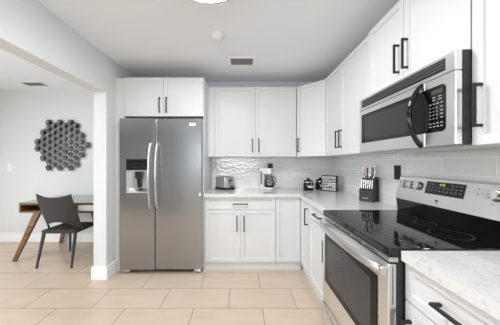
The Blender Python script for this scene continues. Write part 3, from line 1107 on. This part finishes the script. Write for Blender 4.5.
# ------------------------------------------------------------------ dining: desk
DX0, DX1, DY0, DY1 = -2.970, -1.78, 2.870, 3.500
t = thing('desk', 'walnut desk with splayed legs and a grey glass top', 'desk', (0, 0, 0))
MB().box(DX0, DX1, DY0, DY1, 0.747, 0.757, 0.002, 1).build('glass_top', 'desk_glass', t)
MB().box(DX0, DX1, DY0, DY1, 0.725, 0.7465).build('top_board', 'wood', t)
MB().box(DX0, DX1, DY0, DY1, 0.620, 0.640).build('bottom_board', 'wood', t)
for x in (DX0, -2.22, DX1 - 0.02):
    MB().box(x, x + 0.02, DY0, DY1, 0.6405, 0.7245).build('divider', 'wood', t)
MB().box(-2.1995, DX1 - 0.0205, DY0 + 0.01, DY0 + 0.028, 0.643, 0.722, 0.002, 1).build('drawer_front', 'white_plastic', t)
MB().box(DX0 + 0.02, -2.22, DY1 - 0.30, DY1 - 0.285, 0.6405, 0.7245).build('back_panel', 'wood', t)
def desk_leg(xt, yt, xf, yf):
    b = MB()
    top = [(-0.042, -0.02), (0.042, -0.02), (0.042, 0.02), (-0.042, 0.02)]
    bot = [(-0.022, -0.013), (0.022, -0.013), (0.022, 0.013), (-0.022, 0.013)]
    A = [b.bm.verts.new((xf + u, yf + v, 0)) for u, v in bot]
    B = [b.bm.verts.new((xt + u, yt + v, 0.6198)) for u, v in top]
    for k in range(4):
        b.bm.faces.new((A[k], A[(k + 1) % 4], B[(k + 1) % 4], B[k]))
    b.bm.faces.new(A[::-1]); b.bm.faces.new(B)
    b.build('leg', 'wood', t)
desk_leg(-2.765, DY0 + 0.05, -2.985, DY0 - 0.04)
desk_leg(-2.765, DY1 - 0.05, -2.93, DY1 - 0.02)
desk_leg(-2.00, DY0 + 0.05, -1.82, DY0 - 0.02)
desk_leg(-2.00, DY1 - 0.05, -1.82, DY1 - 0.02)

# ------------------------------------------------------------------ dining: chair
t = thing('dining_chair', 'charcoal chair with a woven seat tucked under the desk', 'chair', (-2.300, 2.70, 0))
# local: x across, y = depth (front +), rear edge of the seat at y = 0.02
def skin_grid(f, nu, nv, th, skip=lambda u, v: False):
    b = MB()
    P = [[Vector(f(i / nu, j / nv)) for j in range(nv + 1)] for i in range(nu + 1)]
    V = [[b.bm.verts.new(P[i][j]) for j in range(nv + 1)] for i in range(nu + 1)]
    for i in range(nu):
        for j in range(nv):
            if skip((i + 0.5) / nu, (j + 0.5) / nv):
                continue
            b.bm.faces.new((V[i][j], V[i + 1][j], V[i + 1][j + 1], V[i][j + 1]))
    loose = [v for v in b.bm.verts if not v.link_faces]
    bmesh.ops.delete(b.bm, geom=loose, context='VERTS')
    bmesh.ops.recalc_face_normals(b.bm, faces=b.bm.faces[:])
    bmesh.ops.solidify(b.bm, geom=b.bm.faces[:], thickness=th)
    return b
def backf(u, v):
    s = 2 * u - 1
    e = abs(s) ** 3
    z = 0.435 + v * (0.470 - 0.045 * (1 - s * s))
    y = 0.02 - 0.085 * v ** 1.2 + 0.10 * e * (1 - v) ** 1.4 - 0.015 * (1 - s * s)
    x = s * (0.205 + 0.012 * math.sin(PI * v))
    return (x, y, z)
def hole(u, v):
    s = abs(2 * u - 1)
    return s < 0.84 and v < 0.27 * max(0.0, 1 - (s / 0.84) ** 2.6) ** 0.5
skin_grid(backf, 40, 40, 0.016, hole).build('backrest', 'chair_shell', t, True)
def seatf(u, v):
    s = 2 * u - 1
    return (s * (0.208 + 0.006 * v), -0.005 + 0.47 * v, 0.442 - 0.012 * (1 - s * s) * math.sin(PI * v) - 0.02 * max(0, v - 0.85) / 0.15)
skin_grid(seatf, 16, 20, 0.02).build('seat', 'rattan', t, True)
b = MB()
for s_ in (-1, 1):
    b.box(s_ * 0.195 - 0.012, s_ * 0.195 + 0.012, 0.0, 0.45, 0.402, 0.418)
b.box(-0.183, 0.183, 0.0, 0.024, 0.402, 0.418).box(-0.183, 0.183, 0.43, 0.45, 0.402, 0.418)
b.build('seat_frame', 'chair_shell', t)
def chair_leg(xt, yt, xf, yf, zt):
    MB().sweep([(xf, yf, 0), ((xf + xt) / 2, (yf + yt) / 2, zt / 2), (xt, yt, zt)], lambda u: 0.0085 + 0.006 * u, lambda u: 0.0085 + 0.006 * u, (0, 1, 0)).build('leg', 'chair_shell', t)
for s_ in (-1, 1):
    chair_leg(s_ * 0.195, 0.02, s_ * 0.212, -0.066, 0.43)
    chair_leg(s_ * 0.195, 0.425, s_ * 0.215, 0.450, 0.42)

# ------------------------------------------------------------------ dining: hexagon wall art
AX, AZ = -2.945, 1.568
t = thing('wall_art', 'dark metal wall art of clustered hexagon cups', 'wall art', (AX, DIN, AZ))
hs = 0.0585
cell = MB()
def hexring(r, y):
    return [cell.bm.verts.new((r * math.cos(k * PI / 3), y, r * math.sin(k * PI / 3))) for k in range(6)]
R0 = hexring(hs, -0.001); R1 = hexring(hs, -0.030); R2 = hexring(hs * 0.90, -0.030); R3 = hexring(hs * 0.42, -0.010); R4 = hexring(hs * 0.30, -0.010); R5 = hexring(hs * 0.2, -0.024)
for A, B in ((R0, R1), (R1, R2), (R2, R3), (R3, R4), (R4, R5)):
    for k in range(6):
        cell.bm.faces.new((A[k], A[(k + 1) % 6], B[(k + 1) % 6], B[k]))
cell.bm.faces.new(R5)
cell.bm.faces.new(list(reversed(R0)))
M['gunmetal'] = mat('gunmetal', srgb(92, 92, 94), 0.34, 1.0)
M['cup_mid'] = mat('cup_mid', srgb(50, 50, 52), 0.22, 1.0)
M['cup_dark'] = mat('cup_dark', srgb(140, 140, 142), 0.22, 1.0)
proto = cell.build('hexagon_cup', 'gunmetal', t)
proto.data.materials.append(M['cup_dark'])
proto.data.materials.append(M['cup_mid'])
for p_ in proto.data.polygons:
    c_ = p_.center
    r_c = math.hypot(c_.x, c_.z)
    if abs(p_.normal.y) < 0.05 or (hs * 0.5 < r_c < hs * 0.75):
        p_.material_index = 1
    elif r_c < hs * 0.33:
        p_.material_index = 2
px = 0.0885
vz = 0.1040
cells = []
# columns from left to right: (count of cups, vertical centre offset in half-steps)
for ci, n in enumerate((2, 5, 8, 7, 8, 7, 8, 7, 4, 1)):
    x = (ci - 4.35) * px
    for k in range(n):
        z = (k - (n - 1) / 2) * vz
        if ci == 9:
            z = 0.0
        cells.append((x, z))
for k, (x, z) in enumerate(cells):
    o = proto if k == 0 else proto.copy()
    if k:
        COL.objects.link(o)
        o.parent = t
    o.location = (x, 0, z)
